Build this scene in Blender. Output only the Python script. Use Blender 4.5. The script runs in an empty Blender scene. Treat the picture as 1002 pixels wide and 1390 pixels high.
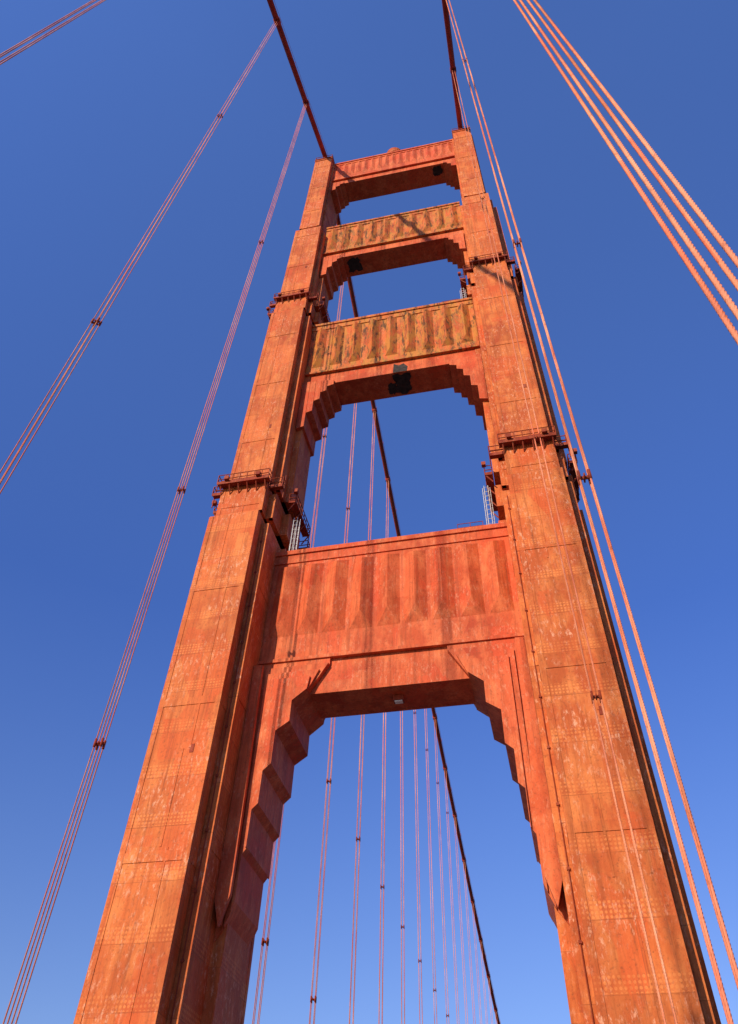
import bpy, bmesh, math, random
from mathutils import Vector, Matrix
random.seed(7)
S=bpy.context.scene
YC=2.3; HX=13.7
SUN_A=math.radians(22.7); SUN_E=math.radians(23)

# ---------------------------------------------------------------- materials
def newmat(name):
    m=bpy.data.materials.new(name); m.use_nodes=True
    nt=m.node_tree; nt.nodes.clear()
    o=nt.nodes.new('ShaderNodeOutputMaterial'); b=nt.nodes.new('ShaderNodeBsdfPrincipled')
    nt.links.new(b.outputs[0],o.inputs[0]); return m,nt,b
class N:
    def __init__(s,nt): s.nt=nt; s.tc=nt.nodes.new('ShaderNodeNewGeometry')
    def pos(s,scale=(1,1,1)):
        m=s.nt.nodes.new('ShaderNodeMapping'); m.inputs['Scale'].default_value=scale
        s.nt.links.new(s.tc.outputs['Position'],m.inputs['Vector']); return m.outputs[0]
    def noise(s,sc,det=4,scale=(1,1,1),rough=.6,dist=0.):
        n=s.nt.nodes.new('ShaderNodeTexNoise'); n.inputs['Scale'].default_value=sc; n.inputs['Detail'].default_value=det
        n.inputs['Roughness'].default_value=rough; n.inputs['Distortion'].default_value=dist
        s.nt.links.new(s.pos(scale),n.inputs['Vector']); return n.outputs['Fac']
    def ramp(s,v,a,b,lo=0.,hi=1.):
        n=s.nt.nodes.new('ShaderNodeMapRange'); n.inputs[1].default_value=a; n.inputs[2].default_value=b
        n.inputs[3].default_value=lo; n.inputs[4].default_value=hi; s.nt.links.new(v,n.inputs[0]); return n.outputs[0]
    def math(s,op,a,b=None,c=None):
        n=s.nt.nodes.new('ShaderNodeMath'); n.operation=op
        for i,v in enumerate((a,b,c)):
            if v is None: continue
            if isinstance(v,(int,float)): n.inputs[i].default_value=v
            else: s.nt.links.new(v,n.inputs[i])
        return n.outputs[0]
    def mix(s,f,a,b,mode='MIX'):
        n=s.nt.nodes.new('ShaderNodeMix'); n.data_type='RGBA'; n.blend_type=mode
        for i,v in ((0,f),(6,a),(7,b)):
            if isinstance(v,(int,float)): n.inputs[i].default_value=v
            elif isinstance(v,tuple): n.inputs[i].default_value=v+(1,)
            else: s.nt.links.new(v,n.inputs[i])
        return n.outputs[2]
    def z(s):
        n=s.nt.nodes.new('ShaderNodeSeparateXYZ'); s.nt.links.new(s.tc.outputs['Position'],n.inputs[0]); return n.outputs[2]
    def panels(s,cell,off):
        a=s.nt.nodes.new('ShaderNodeVectorMath'); a.operation='ADD'; a.inputs[1].default_value=off; s.nt.links.new(s.tc.outputs['Position'],a.inputs[0])
        d=s.nt.nodes.new('ShaderNodeVectorMath'); d.operation='DIVIDE'; d.inputs[1].default_value=cell; s.nt.links.new(a.outputs[0],d.inputs[0])
        f=s.nt.nodes.new('ShaderNodeVectorMath'); f.operation='FLOOR'; s.nt.links.new(d.outputs[0],f.inputs[0])
        w=s.nt.nodes.new('ShaderNodeTexWhiteNoise'); w.noise_dimensions='3D'; s.nt.links.new(f.outputs[0],w.inputs['Vector']); return w.outputs['Value']

def steel(name,base,wear=.5,rust=0.,seams=True):
    m,nt,b=newmat(name); g=N(nt)
    big=g.noise(.12,3); mid=g.noise(.9,5,(1,1,.5)); fine=g.noise(5,6,(1,1,1),.7)
    dark=tuple(c*k for c,k in zip(base,(.66,.50,.6))); lite=tuple(min(1,c*k) for c,k in zip(base,(1.15,1.6,2.0)))
    c=g.mix(g.ramp(big,.35,.65),dark,base)
    c=g.mix(g.ramp(mid,.44,.68,0,.85),c,lite)
    med=g.noise(2.6,7,(1,1,.8),.8); c=g.mix(g.ramp(med,.52,.66,0,.5),c,tuple(x*k for x,k in zip(base,(.62,.45,.6))))
    v=nt.nodes.new('ShaderNodeTexVoronoi'); v.distance='CHEBYCHEV'; v.inputs['Scale'].default_value=.5
    nt.links.new(g.pos((1,1,.45)),v.inputs['Vector'])
    sp=nt.nodes.new('ShaderNodeSeparateColor'); nt.links.new(v.outputs['Color'],sp.inputs[0])
    c=g.mix(g.ramp(sp.outputs[0],.70,.72,0,.45),c,tuple(x*k for x,k in zip(base,(1.0,.64,.7))))
    c=g.mix(g.ramp(sp.outputs[1],.82,.84,0,.3),c,lite)
    if seams:
        pn=g.panels((2.3,2.3,3.25),(.83,.37,100.0))
        c=g.mix(g.ramp(pn,.55,1.,0,.42),c,tuple(x*.6 for x in base)); c=g.mix(g.ramp(pn,.35,0,0,.3),c,lite)
    st=g.noise(2.2,5,(1,1,.06),.7); c=g.mix(g.ramp(st,.5,.68,0,.7),c,tuple(x*.48 for x in base))
    st2=g.noise(5.5,5,(1,1,.035),.7); c=g.mix(g.math('MULTIPLY',g.ramp(st2,.54,.7,0,.65),g.ramp(big,.38,.6)),c,tuple(x*k for x,k in zip(base,(.35,.4,.8))))
    fl=g.noise(4.5,8,(1,1,.4),.8); area=g.ramp(g.noise(.3,4),.42,.58)
    c=g.mix(g.math('MULTIPLY',g.math('MULTIPLY',g.ramp(fl,.53,.62),area),wear),c,(.74,.36,.21))
    c=g.mix(g.math('MULTIPLY',g.ramp(fine,.45,.3),.6),c,(.16,.045,.015))
    if rust>0:
        r=g.noise(.8,7,(1.5,1.5,.4),.72,.5); c=g.mix(g.ramp(r,.47,.56,0,rust*.8),c,(.50,.20,.035))
        r3=g.noise(1.9,6,(1,1,.35),.7); c=g.mix(g.ramp(r3,.53,.62,0,rust*.7),c,(.27,.14,.04))
        r2=g.noise(1.0,7,(1.8,1.8,.4),.75,.2); c=g.mix(g.ramp(r2,.52,.59,0,rust*.95),c,(.10,.045,.018))
        r4=g.noise(.5,6,(1.2,1.2,.8),.7,.3); c=g.mix(g.ramp(r4,.56,.62,0,rust*.6),c,base)
    if seams:
        zz=g.math('MODULO',g.math('ADD',g.z(),100),3.25)
        line=g.math('LESS_THAN',zz,.05); c=g.mix(g.math('MULTIPLY',line,g.ramp(mid,.35,.6,.1,.5)),c,tuple(x*.35 for x in base))
        l2=g.math('COMPARE',zz,.5,.42)
        vv=nt.nodes.new('ShaderNodeTexVoronoi'); vv.inputs['Scale'].default_value=4.2; vv.inputs['Randomness'].default_value=0
        nt.links.new(g.pos(),vv.inputs['Vector'])
        riv=g.math('MULTIPLY',g.math('LESS_THAN',vv.outputs['Distance'],.32),l2)
        c=g.mix(g.math('MULTIPLY',riv,g.ramp(mid,.4,.6,.25,.8)),c,lite)
    nt.links.new(c,b.inputs['Base Color'])
    b.inputs['Roughness'].default_value=.68; b.inputs['Specular IOR Level'].default_value=.18
    bp=nt.nodes.new('ShaderNodeBump'); bp.inputs['Strength'].default_value=.6; bp.inputs['Distance'].default_value=.08
    nt.links.new(g.math('ADD',mid,g.math('MULTIPLY',fine,.5)),bp.inputs['Height']); nt.links.new(bp.outputs[0],b.inputs['Normal'])
    return m
ORANGE=(.60,.128,.026)
M_STEEL=steel('painted_steel',ORANGE,.8)
M_STRUT=steel('painted_steel_strut',(.62,.110,.030),.4,seams=False)
M_RUST=steel('painted_steel_weathered',(.60,.135,.03),.4,rust=1.,seams=False)
M_DK=steel('painted_steel_fittings',(.30,.045,.014),.2,seams=False)
M_CABLE=steel('painted_cable',(.36,.042,.018),.2,seams=False)
M_ROPE=steel('painted_wire_rope',(.80,.25,.115),.2,seams=False)
def flat(name,col,rough=.8,var=.25,sc=3.):
    m,nt,b=newmat(name); g=N(nt); c=g.mix(g.ramp(g.noise(sc,6),.3,.7),tuple(x*(1-var) for x in col),tuple(x*(1+var) for x in col))
    nt.links.new(c,b.inputs['Base Color']); b.inputs['Roughness'].default_value=rough; return m
M_ASPH=flat('asphalt',(.055,.055,.055)); M_CONC=flat('concrete',(.35,.33,.3)); M_PAINT=flat('road_paint',(.8,.8,.78),.6,.05)
M_GALV=flat('galvanised_steel',(.62,.6,.57),.45,.1); M_GLASS=flat('lamp_glass',(.8,.78,.7),.3,.05)
M_NET_PATCH=flat('dark_net_patch',(.03,.02,.015),.9,.8,2.5)  # netting on the second strut, also the colour of dark soffit patches
M_HILL=flat('hill_grass',(.10,.09,.045),.95,.5,.01)
mw,nt,b=newmat('bay_water'); b.inputs['Base Color'].default_value=(.02,.05,.07,1); b.inputs['Roughness'].default_value=.12
g=N(nt); bp=nt.nodes.new('ShaderNodeBump'); bp.inputs['Strength'].default_value=.4; bp.inputs['Distance'].default_value=1.
nt.links.new(g.noise(.15,6),bp.inputs['Height']); nt.links.new(bp.outputs[0],b.inputs['Normal']); M_WATER=mw

# ---------------------------------------------------------------- mesh helper
class B:
    def __init__(s): s.v=[]; s.f=[]; s.m=[]; s.mats=[]
    def mi(s,m):
        if m not in s.mats: s.mats.append(m)
        return s.mats.index(m)
    def add(s,vs,fs,m):
        o=len(s.v); s.v+=[tuple(v) for v in vs]; k=s.mi(m)
        for f in fs: s.f.append([o+i for i in f]); s.m.append(k)
    def box(s,x0,x1,y0,y1,z0,z1,m):
        x0,x1=sorted((x0,x1)); y0,y1=sorted((y0,y1))
        s.add([(x0,y0,z0),(x1,y0,z0),(x1,y1,z0),(x0,y1,z0),(x0,y0,z1),(x1,y0,z1),(x1,y1,z1),(x0,y1,z1)],
              [(0,3,2,1),(4,5,6,7),(0,1,5,4),(1,2,6,5),(2,3,7,6),(3,0,4,7)],m)
    def frus(s,cx,cy,a0,b0,z0,a1,b1,z1,m):
        s.add([(cx-a0,cy-b0,z0),(cx+a0,cy-b0,z0),(cx+a0,cy+b0,z0),(cx-a0,cy+b0,z0),(cx-a1,cy-b1,z1),(cx+a1,cy-b1,z1),(cx+a1,cy+b1,z1),(cx-a1,cy+b1,z1)],
              [(0,3,2,1),(4,5,6,7),(0,1,5,4),(1,2,6,5),(2,3,7,6),(3,0,4,7)],m)
    def prism(s,pts,y0,y1,m):   # polygon in xz extruded along y
        n=len(pts); s.add([(x,y0,z) for x,z in pts]+[(x,y1,z) for x,z in pts],
              [list(range(n)),list(range(2*n-1,n-1,-1))]+[(i,(i+1)%n,n+(i+1)%n,n+i) for i in range(n)],m)
    def tube(s,pts,r,m,n=10):
        rings=[]
        for i,p in enumerate(pts):
            p=Vector(p); d=(Vector(pts[min(i+1,len(pts)-1)])-Vector(pts[max(i-1,0)])).normalized()
            a=d.cross(Vector((1,0,0))) if abs(d.x)<.9 else d.cross(Vector((0,0,1)))
            a.normalize(); b=d.cross(a); rings.append([p+(a*math.cos(t)+b*math.sin(t))*r for t in [2*math.pi*k/n for k in range(n)]])
        vs=[v for R in rings for v in R]; fs=[]
        for i in range(len(pts)-1):
            for k in range(n): fs.append((i*n+k,i*n+(k+1)%n,(i+1)*n+(k+1)%n,(i+1)*n+k))
        fs.append(tuple(range(n-1,-1,-1))); fs.append(tuple((len(pts)-1)*n+k for k in range(n)))
        s.add(vs,fs,m)
    def rope(s,x,y,z0,z1,r,m,pitch=.5,step=.06,lobes=6):
        n=lobes*3; cnt=int((z1-z0)/step)+1; vs=[];fs=[]
        for i in range(cnt+1):
            z=z0+(z1-z0)*i/cnt; tw=2*math.pi*(z-z0)/pitch
            for k in range(n):
                t=2*math.pi*k/n; rr=r*(1+.16*math.cos(lobes*t)); vs.append((x+rr*math.cos(t+tw),y+rr*math.sin(t+tw),z))
        for i in range(cnt):
            for k in range(n): fs.append((i*n+k,i*n+(k+1)%n,(i+1)*n+(k+1)%n,(i+1)*n+k))
        s.add(vs,fs,m)
    def obj(s,name,parent=None,smooth=False,recalc=True):
        me=bpy.data.meshes.new(name); me.from_pydata(s.v,[],s.f)
        for m in s.mats: me.materials.append(m)
        me.polygons.foreach_set('material_index',s.m)
        if recalc:
            bm=bmesh.new(); bm.from_mesh(me); bmesh.ops.recalc_face_normals(bm,faces=bm.faces); bm.to_mesh(me); bm.free()
        if smooth: me.polygons.foreach_set('use_smooth',[True]*len(me.polygons))
        o=bpy.data.objects.new(name,me); S.collection.objects.link(o)
        if parent: o.parent=parent
        return o

tower=bpy.data.objects.new('suspension_bridge_tower',None); S.collection.objects.link(tower)

# ---------------------------------------------------------------- legs
SEC=[(-75,52.6,[(2.34,6.35),(3.0,5.0),(3.72,1.9)]),
     (52.6,57.3,[(2.26,5.5),(2.92,4.3),(3.62,1.86)]),
     (57.3,93.0,[(2.2,4.75),(2.84,3.6),(3.52,1.82)]),
     (93.0,97.5,[(2.16,4.2),(2.74,3.3),(3.4,1.79)]),
     (97.5,121.5,[(2.1,3.9),(2.5,2.9),(3.1,1.76)]),
     (121.5,154.4,[(1.66,3.7),(1.95,2.5)])]
def leg(sx,name):
    b=B(); cx=sx*HX; rnd=random.Random(3 if sx>0 else 9)
    for si,(z0,z1,sl) in enumerate(SEC):
        for k,(u,v) in enumerate(sl):
            t=z1-.9-.5*k if si<5 else z1-.3*k
            b.box(cx-u,cx+u,YC-v,YC+v,z0,t,M_STEEL)
            if si<5:
                b.frus(cx,YC,u-.003,v-.003,t,u-.12,v-.45,t+.45,M_STEEL)
        u,v=sl[0]; b.box(cx-u+.3,cx+u-.3,YC-v+1.0,YC+v-1.0,z1-1.5,z1+.5,M_STEEL)
        zz0=max(z0,-20)
        for k,(u,v) in enumerate(sl[:2]):
            top=z1-1.0-.5*k
            for sy in (-1,1):
                f=YC+sy*v
                for e in (-1,1):
                    b.box(cx+e*u-e*.38,cx+e*(u+.03),f-sy*.35,f+sy*.04,zz0,top,M_STEEL)
                if k==0:
                    z=zz0
                    while z<top-2:
                        h=min(rnd.choice((6.5,9.75,9.75,13)),top-z)
                        xo=rnd.choice((-.95,-.35,.3,.8)); b.box(cx+xo-.07,cx+xo+.07,f,f+sy*.035,z+.02,z+h-.02,M_STEEL); z+=h
            z=math.ceil(zz0/10.7)*10.7+1.2*k
            while z<top-1:
                b.box(cx-u-.04,cx+u+.04,YC-v-.045,YC+v+.045,z,z+.6,M_STEEL); z+=10.7
    u,v=SEC[-1][2][0]
    b.box(cx-u-.12,cx+u+.12,YC-v-.12,YC+v+.12,153.6,154.0,M_STEEL)
    b.box(cx-u-.12,cx+u+.12,YC-v-.12,YC+v+.12,154.42,154.8,M_DK)
    b.frus(cx,YC,1.25,2.9,154.8,1.0,2.2,157.3,M_STEEL); b.box(cx-.8,cx+.8,YC-1.7,YC+1.7,157.3,158.0,M_DK)
    for ex in (-1,1):
        for ey in (-1,1):
            b.tube([(cx+ex*(u+.02),YC+ey*(v+.02),154.8),(cx+ex*(u+.02),YC+ey*(v+.02),155.9)],.05,M_DK,6)
        b.tube([(cx+ex*(u+.02),YC-v,155.85),(cx+ex*(u+.02),YC+v,155.85)],.05,M_DK,6)
        b.tube([(cx+ex*(u+.02),YC-v,155.4),(cx+ex*(u+.02),YC+v,155.4)],.04,M_DK,6)
    for ey in (-1,1): b.tube([(cx-u,YC+ey*(v+.02),155.85),(cx+u,YC+ey*(v+.02),155.85)],.05,M_DK,6)
    xi=cx-sx*2.62
    b.tube([(xi,YC-5.06,-5),(xi,YC-5.06,50.5)],.04,M_DK,6)
    for k in range(14): b.box(xi-.09,xi+.09,YC-5.13,YC-5.0,2+k*3.6,2.15+k*3.6,M_DK)
    for z in (28.4,66.2,106,133):
        s=[q for q in SEC if q[0]<=z<q[1]][0][2][0]
        b.box(cx+.82,cx+1.12,YC-s[1]-.03,YC-s[1]+.1,z,z+.6,M_DK)
    return b.obj(name,tower)
leg(-1,'leg_west'); leg(1,'leg_east')

# ---------------------------------------------------------------- catwalk platforms round the legs
def platform(sx,z,u,v,w=.75,mat=M_DK):
    b=B(); cx=sx*HX
    def rect(x0,x1,y0,y1):
        b.box(x0,x1,y0,y1,z,z+.12,mat)
        b.box(x0,x1,y0-.03,y0+.03,z-.18,z+.2,mat)
        pts=[(x0,y0),(x1,y0),(x1,y1),(x0,y1)]
        for h in (.55,1.15):
            for i in range(4): b.tube([(pts[i][0],pts[i][1],z+h),(pts[(i+1)%4][0],pts[(i+1)%4][1],z+h)],.048,mat,5)
        for i in range(4):
            p,q=Vector(pts[i]),Vector(pts[(i+1)%4]); n=max(1,int((q-p).length/.7))
            for k in range(n):
                a=p.lerp(q,k/n); b.tube([(a.x,a.y,z),(a.x,a.y,z+1.17)],.045,mat,5)
    for sy in (-1,1):
        f=YC+sy*v[0]; rect(cx-u[0]-.35,cx+u[0]+.35,min(f,f+sy*w),max(f,f+sy*w))
        for k in range(6):
            x=cx-u[0]+2*u[0]*k/5
            b.tube([(x,f+sy*w,z),(x,f,z-1.0)],.07,mat,5)
        for e in (-1,1):
            f2=YC+sy*v[1]; x0=cx+e*u[0]; x1=cx+e*(u[1]+.7); rect(min(x0,x1)+.01,max(x0,x1),min(f2,f2+sy*w*.8),max(f2,f2+sy*w*.8))
            b.tube([(x1,f2,z-1.2),(x1,f2,z+2.0)],.06,mat,5)
    for e in (-1,1):
        x0=cx+e*u[2]; x1=x0+e*.7; rect(min(x0,x1),max(x0,x1),YC-v[2]-.7,YC+v[2]+.7)
        for k in range(4): b.tube([(x1,YC-v[2]-.6+k*(2*v[2]+1.2)/3,z),(x0,YC-v[2]-.6+k*(2*v[2]+1.2)/3,z-1.1)],.07,mat,5)
        b.box(x1-.2,x1+.2,YC-v[2]-1.15,YC-v[2]-.75,z+.9,z+1.35,mat)
        b.box(cx+e*1.6-.22,cx+e*1.6+.22,YC-v[0]-w-.35,YC-v[0]-w-.05,z+.15,z+.6,mat)
    b.obj('catwalk_%d_%s'%(int(z),'e' if sx>0 else 'w'),tower)
for sx in (-1,1):
    platform(sx,56.4,(2.26,2.92,3.62),(5.5,4.3,1.86))
    platform(sx,96.3,(2.16,2.74,3.4),(4.2,3.3,1.79),.6)

# ---------------------------------------------------------------- struts
def strut(xe,z0,z1,zs,ribs,ribz,ribd,mat,mframe,yf=.3,low=None,rw=.86,ed=1.0):
    b=B(); yb=2*YC-yf; low=low or mframe
    b.box(-xe,xe,yf,yb,z0,z1,mat)
    b.box(-xe,xe,yf+.25,yb-.25,zs,z0+.01,low)
    for s,f in ((-1,yf),(1,yb)):
        fy=lambda d:(f+s*d)
        b.box(-xe,xe,f,fy(.28),z1-.35,z1+.12,mframe)
        b.box(-xe,xe,f,fy(.12),z1-.11*(z1-z0),z1-.35,mframe)
        b.box(-xe,xe,f,fy(.16),z0-.02,z0+.28,mframe)
        n=ribs; w=2*(xe-.25)/n; za,zb=ribz
        for k in range(n):
            xm=-xe+.25+(k+.5)*w; x0=xm-w*rw/2; x1=xm+w*rw/2; h=ribd; e=min(w*.7,ed)
            v=[(x0,f-s*.01,za),(x1,f-s*.01,za),(xm,fy(h),za+e),(x0,f-s*.01,zb),(x1,f-s*.01,zb),(xm,fy(h),zb-e*.3)]
            b.add(v,[(0,1,2),(0,2,5,3),(1,4,5,2),(3,5,4),(0,3,4,1)],mat)
    return b
b=strut(10.69,38.0,49.9,35.0,9,(40.5,48.2),.6,M_STRUT,M_STRUT,rw=.86,ed=1.5)
yf=.3; yb=2*YC-yf
PROF=[(6.2,35.0),(7.3,34.1),(7.3,32.4),(8.3,31.7),(8.3,29.2),(8.85,28.7),(8.85,26.4),(9.25,26.0),(9.25,23.6),(9.55,23.2),(9.55,20.4),(10.1,19.1)]
for s in (-1,1):
    X=lambda pts:[(s*x,z) for x,z in pts]
    b.prism(X([(4.7,37.99)]+[(4.7,37.45)]+PROF+[(10.68,18.3),(10.68,37.99)]),yf,yb,M_STRUT)
    for k,(zt,xt,xv) in enumerate([(37.4,4.75,10.2),(36.75,5.4,9.75),(36.1,6.05,9.3)]):
        d=.2+.2*k
        pr=[]
        for i,(x,z) in enumerate(PROF):
            if x<=xv: pr.append((x,z))
            else:
                x0,z0=PROF[i-1]; t=(xv-x0)/(x-x0); pr.append((xv,z0+(z-z0)*t)); break
        poly=[(xt,zt)]+pr+[(xv,zt)]
        for (ya,y2) in ((yf-d,yf-d+.2),(yb+d-.2,yb+d)): b.prism(X(poly),ya,y2,M_STRUT)
    # pointed fascia plate running down beside the pilaster
    b.prism(X([(9.95,37.3),(10.67,37.3),(10.67,20.3),(10.2,18.9),(9.7,20.6),(9.7,23.0)]),yf-.95,yf-.61,M_STRUT)
    b.prism(X([(10.21,37.25),(10.665,37.25),(10.665,20.35),(10.21,19.1)]),yf-.61,yf,M_STRUT)
b.box(.15,.95,1.7,2.3,34.55,34.95,M_DK); b.box(.25,.85,1.8,2.2,34.48,34.56,M_GLASS)
b.obj('portal_strut_lower',tower)
def haunch(b,mat,yf,zs,x0,spec,xe):
    yb=2*YC-yf
    for s in (-1,1):
        x=x0
        for i,(w,dz) in enumerate(spec):
            xb=min(x+w,xe); d=.05*(i+1)
            b.prism([(s*x,zs+.3),(s*xb,zs+.3),(s*xb,zs-dz-.25),(s*x,zs-dz)],yf-d,yb+d,mat); x=xb
def ragged(b,x0,x1,y0,y1,z,mat,seed,n=26):   # thin ragged sheet under a soffit, for netting and dark patches
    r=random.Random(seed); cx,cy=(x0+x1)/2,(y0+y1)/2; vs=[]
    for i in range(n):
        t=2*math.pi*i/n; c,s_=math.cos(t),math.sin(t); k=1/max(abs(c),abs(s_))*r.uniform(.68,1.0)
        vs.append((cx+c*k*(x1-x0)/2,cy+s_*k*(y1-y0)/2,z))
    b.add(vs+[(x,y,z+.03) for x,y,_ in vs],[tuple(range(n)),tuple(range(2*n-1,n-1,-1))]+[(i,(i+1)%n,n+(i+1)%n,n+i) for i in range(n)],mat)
b=strut(10.8,79.6,91.2,77.4,9,(81.0,89.7),.7,M_RUST,M_RUST,low=M_STRUT,rw=.66,ed=.8)
haunch(b,M_STRUT,.3,77.4,7.0,[(.8,.7),(.7,1.8),(.7,3.4),(.7,5.6),(.9,8.4)],10.8)
ragged(b,.0,2.3,.6,3.9,77.33,M_NET_PATCH,4); ragged(b,-.9,.4,1.8,3.7,77.34,M_NET_PATCH,8)
b.add([(.2,.53,77.42),(1.9,.53,77.42),(2.0,.53,78.3),(1.5,.53,79.1),(.9,.53,78.8),(.3,.53,79.3)],[(0,1,2,3,4,5)],M_NET_PATCH)
b.obj('portal_strut_second',tower)
b=strut(11.2,113.6,123.3,111.9,10,(114.9,121.9),.6,M_RUST,M_RUST,low=M_STRUT,rw=.66,ed=.8)
haunch(b,M_STRUT,.3,111.9,8.0,[(.7,.6),(.7,1.6),(.7,3.2),(.9,5.6)],11.2)
ragged(b,-7.6,-5.2,.8,3.4,111.83,M_NET_PATCH,5)  # dark patch of the soffit surface, drawn as a thin sheet
b.obj('portal_strut_third',tower)
b=strut(11.8,145.2,154.0,143.6,17,(147.2,152.6),.35,M_STRUT,M_STRUT,yf=.15)
haunch(b,M_STRUT,.15,143.6,9.4,[(.7,.6),(.7,1.6),(.9,3.2)],11.8)
ragged(b,7.2,9.2,.6,2.6,143.5,M_NET_PATCH,6)  # plain dark patch on this soffit, also laid on as a sheet
for k,(r0,r1,za,zb) in enumerate([(.8,.8,154,156.6),(1.35,1.7,156.6,157.6),(1.7,.9,157.6,158.4)]):
    n=24; vs=[(r0*math.cos(2*math.pi*i/n),1.9+r0*math.sin(2*math.pi*i/n),za) for i in range(n)]+[(r1*math.cos(2*math.pi*i/n),1.9+r1*math.sin(2*math.pi*i/n),zb) for i in range(n)]
    b.add(vs,[(i,(i+1)%n,n+(i+1)%n,n+i) for i in range(n)]+[tuple(range(n)),tuple(range(2*n-1,n-1,-1))],M_STEEL)
b.obj('portal_strut_top',tower)

# ladders / cages and railings on the struts
b=B()
def cage(x,y,z0,z1,r=.36):
    for a in range(6):
        t=a*math.pi/3; b.tube([(x+r*math.cos(t),y+r*math.sin(t),z0),(x+r*math.cos(t),y+r*math.sin(t),z1)],.028,M_GALV,5)
    z=z0
    while z<z1:
        for a in range(6):
            t=a*math.pi/3; t2=t+math.pi/3
            b.tube([(x+r*math.cos(t),y+r*math.sin(t),z),(x+r*math.cos(t2),y+r*math.sin(t2),z)],.022,M_GALV,4)
        z+=.6
cage(-9.3,.6,50,54.6); cage(9.3,.8,50,55.6); cage(9.7,.8,91.3,95)
def rail(x0,x1,y,z):
    for h in (.5,1.0): b.tube([(x0,y,z+h),(x1,y,z+h)],.035,M_DK,5)
    n=int((x1-x0)/1.1)
    for k in range(n+1): b.tube([(x0+(x1-x0)*k/n,y,z),(x0+(x1-x0)*k/n,y,z+1)],.03,M_DK,5)
rail(6.3,8.6,.5,50); rail(6.8,9,.5,91.3)
b.obj('access_ladders',tower)

# ---------------------------------------------------------------- cables
H=157.3
def zc(y):
    return H-.5369*abs(y)+.00035*y*y if y<0 else H-.4475*y+.00035*y*y
near=[-(13.33+15.24*k) for k in range(0,12)]; far=[18.04+15.24*k for k in range(0,40)]
for sx in (-1,1):
    x=sx*HX; b=B()
    pts=[(x,y,zc(y)) for y in [-250+5*i for i in range(50)]+[-1.2]]+[(x,YC,H-.15)]+[(x,y,zc(y)) for y in [5.5]+[10+8*i for i in range(80)]]
    b.tube(pts,.47,M_CABLE,16)
    for y in near+far:
        d=Vector((0,1,(zc(y+.1)-zc(y-.1))/.2)).normalized(); c=Vector((x,y,zc(y)))
        b.tube([c-d*.45,c+d*.45],.56,M_CABLE,16)
        for e in (-1,1): b.tube([c-d*.4+Vector((0,0,.6*e)),c+d*.4+Vector((0,0,.6*e))],.1,M_DK,6)
    for e in (-.42,.42):
        b.tube([(x+e,y,z+1.35) for (_,y,z) in pts],.025,M_CABLE,5)
    for y in [q+7.6*j for q in near+far for j in (0,1)]:
        for e in (-.42,.42): b.tube([(x+e,y,zc(y)),(x+e,y,zc(y)+1.35)],.03,M_CABLE,5)
    b.obj('main_cable',smooth=True)
def suspender(b,x,y,fine):
    zt=zc(y)
    for ex in (-.2,.2):
        for ey in (-.15,.15):
            if fine: b.rope(x+ex,y+ey,.9,zt-.2,.038,M_ROPE,step=.05 if fine>1 else .12,pitch=.55)
            else: b.tube([(x+ex,y+ey,.9),(x+ex,y+ey,zt-.2)],.034,M_ROPE,6)
    for z in (24,45,90):
        if z<zt-8 and not (fine and y<-40 and z>20):
            b.box(x-.25,x+.25,y-.03,y+.03,z-.08,z+.08,M_DK); b.box(x-.03,x+.03,y-.2,y+.2,z-.07,z+.07,M_DK)
            for ex in (-.2,.2):
                for ey in (-.15,.15): b.box(x+ex-.055,x+ex+.055,y+ey-.055,y+ey+.055,z-.25,z+.25,M_DK)
    b.box(x-.5,x+.5,y-.4,y+.4,.3,.9,M_DK)
for sx in (1,-1):
    for i,y in enumerate(near[:4]):
        b=B(); suspender(b,sx*HX,y,(2 if sx>0 and i in(1,2) else (1 if sx>0 else 0))); b.obj('suspender_cable',smooth=True,recalc=False)
    b=B()
    for y in near[4:]+far: suspender(b,sx*HX,y,0)
    b.obj('suspender_cable_row',smooth=True,recalc=False)

# ---------------------------------------------------------------- deck and surroundings (below the view)
b=B(); b.box(-13.0,13.0,-250,1200,-1.2,-.15,M_CONC)
for sx in (-1,1):
    b.box(sx*12.9,sx*14.4,-250,1200,-7.8,-.3,M_DK)
b.obj('bridge_deck')
b=B(); b.box(-9.2,9.2,-250,1200,-.146,0.,M_ASPH); b.obj('road')
b=B()
for xl in (-6.1,-3.05,0,3.05,6.1):
    for y in range(-248,1190,12): b.box(xl-.06,xl+.06,y,y+3.5,.003,.007,M_PAINT)
b.obj('lane_markings')
for sx in (-1,1):
    b=B(); b.box(sx*9.2,sx*12.95,-250,YC-6.6,-.14,.15,M_CONC); b.box(sx*9.2,sx*12.95,YC+6.6,1200,-.14,.15,M_CONC)
    b.box(sx*9.2,sx*9.95,YC-6.6,YC+6.6,-.14,.15,M_CONC); b.obj('sidewalk')
    b=B()
    for (ya,yb_) in ((-120,-4.4),(9.2,200)):
        x=sx*12.7; b.box(x-.08,x+.08,ya,yb_,1.25,1.37,M_STEEL); b.box(x-.05,x+.05,ya,yb_,.28,.36,M_STEEL)
        y=ya
        while y<yb_: b.box(x-.02,x+.02,y,y+.04,.36,1.25,M_STEEL); y+=.2
        y=ya
        while y<yb_: b.box(x-.1,x+.1,y,y+.2,.15,1.3,M_STEEL); y+=3.8
    b.obj('railing')
b=B(); b.add([(-15000,-15000,-67),(15000,-15000,-67),(15000,15000,-67),(-15000,15000,-67)],[(0,1,2,3)],M_WATER); b.obj('bay_water')
b=B(); 
nx,ny=60,20; vs=[]
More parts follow.
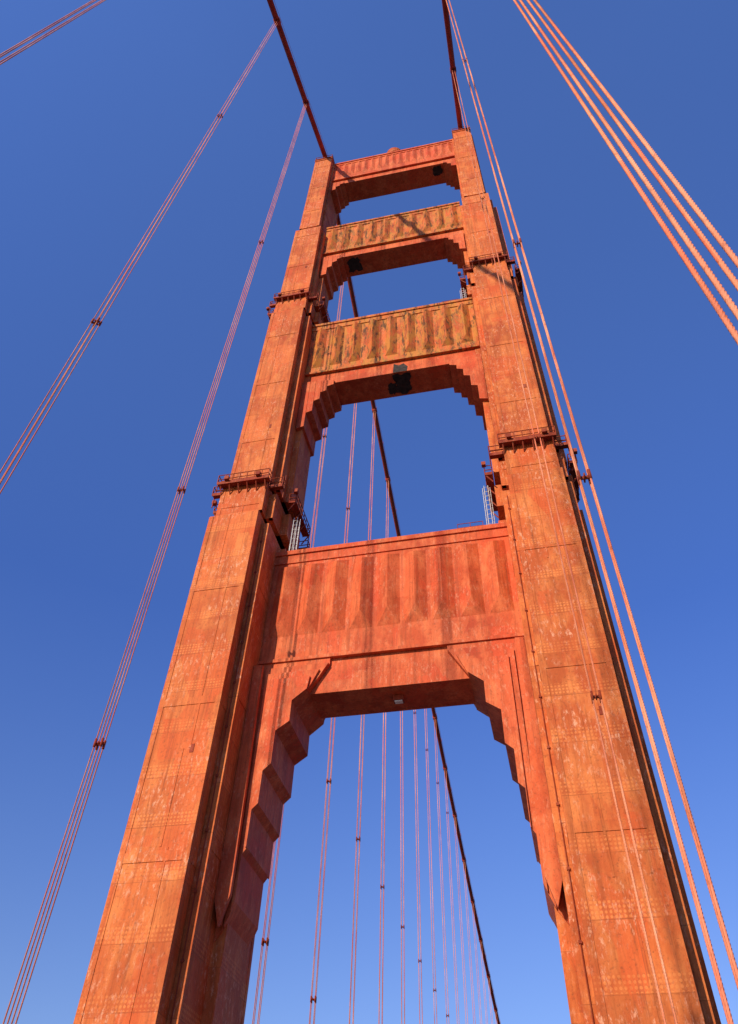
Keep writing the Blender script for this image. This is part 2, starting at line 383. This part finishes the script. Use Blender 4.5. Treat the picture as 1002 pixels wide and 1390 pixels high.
for j in range(ny+1):
    for i in range(nx+1):
        X=-5000+10000*i/nx; Y=1400+3000*j/ny; e=math.sin(math.pi*j/ny)
        z=-70+e*(150+70*math.sin(i*.5)+45*math.sin(i*1.3+j*.7)+20*math.sin(i*2.9+j*1.9)); vs.append((X,Y,z*.8))
b.add(vs,[(j*(nx+1)+i,j*(nx+1)+i+1,(j+1)*(nx+1)+i+1,(j+1)*(nx+1)+i) for j in range(ny) for i in range(nx)],M_HILL); b.obj('hills',smooth=True,recalc=False)

# ---------------------------------------------------------------- light
w=bpy.data.worlds.new('World'); S.world=w; w.use_nodes=True; nt=w.node_tree
bg=nt.nodes['Background']; sky=nt.nodes.new('ShaderNodeTexSky'); sky.sky_type='NISHITA'; sky.sun_disc=False
sky.sun_elevation=SUN_E; sky.sun_rotation=math.pi+SUN_A; sky.altitude=60; sky.air_density=1.; sky.dust_density=.3; sky.ozone_density=3.
tc=nt.nodes.new('ShaderNodeTexCoord'); sep=nt.nodes.new('ShaderNodeSeparateXYZ'); nt.links.new(tc.outputs['Generated'],sep.inputs[0])
rp=nt.nodes.new('ShaderNodeValToRGB'); nt.links.new(sep.outputs[2],rp.inputs[0])
el=rp.color_ramp.elements; el[0].position=.2; el[0].color=(.45,.46,.62,1); el[1].position=.95; el[1].color=(.60,.74,1.16,1)
e=el.new(.6); e.color=(.36,.48,.86,1)
mx=nt.nodes.new('ShaderNodeVectorMath'); mx.operation='MULTIPLY'; nt.links.new(sky.outputs[0],mx.inputs[0]); nt.links.new(rp.outputs[0],mx.inputs[1])
m2=nt.nodes.new('ShaderNodeVectorMath'); m2.operation='SCALE'; m2.inputs[3].default_value=1.6; nt.links.new(mx.outputs[0],m2.inputs[0])
nt.links.new(m2.outputs[0],bg.inputs[0]); bg.inputs[1].default_value=.145
sd=bpy.data.lights.new('sun','SUN'); sd.energy=4.9; sd.angle=math.radians(.5); sd.color=(1,.87,.67)
so=bpy.data.objects.new('sun',sd); S.collection.objects.link(so)
d=Vector((-math.sin(SUN_A)*math.cos(SUN_E),-math.cos(SUN_A)*math.cos(SUN_E),math.sin(SUN_E)))
so.rotation_euler=d.to_track_quat('Z','Y').to_euler(); so.location=d*200

# ---------------------------------------------------------------- camera
yaw,pitch,roll=[math.radians(v) for v in (13.994,50.721,2.297)]
f=Vector((-math.sin(yaw)*math.cos(pitch),math.cos(yaw)*math.cos(pitch),math.sin(pitch)))
r=Vector((math.cos(yaw),math.sin(yaw),0)); u=r.cross(f)
r2=r*math.cos(roll)+u*math.sin(roll); u2=-r*math.sin(roll)+u*math.cos(roll)
cd=bpy.data.cameras.new('camera'); co=bpy.data.objects.new('camera',cd); S.collection.objects.link(co)
M=Matrix((r2,u2,-f)).transposed().to_4x4(); M.translation=Vector((10.371,-49.32,2.)); co.matrix_world=M
cd.sensor_fit='VERTICAL'; cd.sensor_height=36; cd.sensor_width=36*1002/1390; cd.lens=1030.5/1390*36
cd.shift_x=-3.7/1390; cd.shift_y=-94.5/1390; cd.clip_start=.1; cd.clip_end=30000
S.camera=co
S.view_settings.view_transform='Standard'; S.view_settings.look='None'; S.view_settings.exposure=0
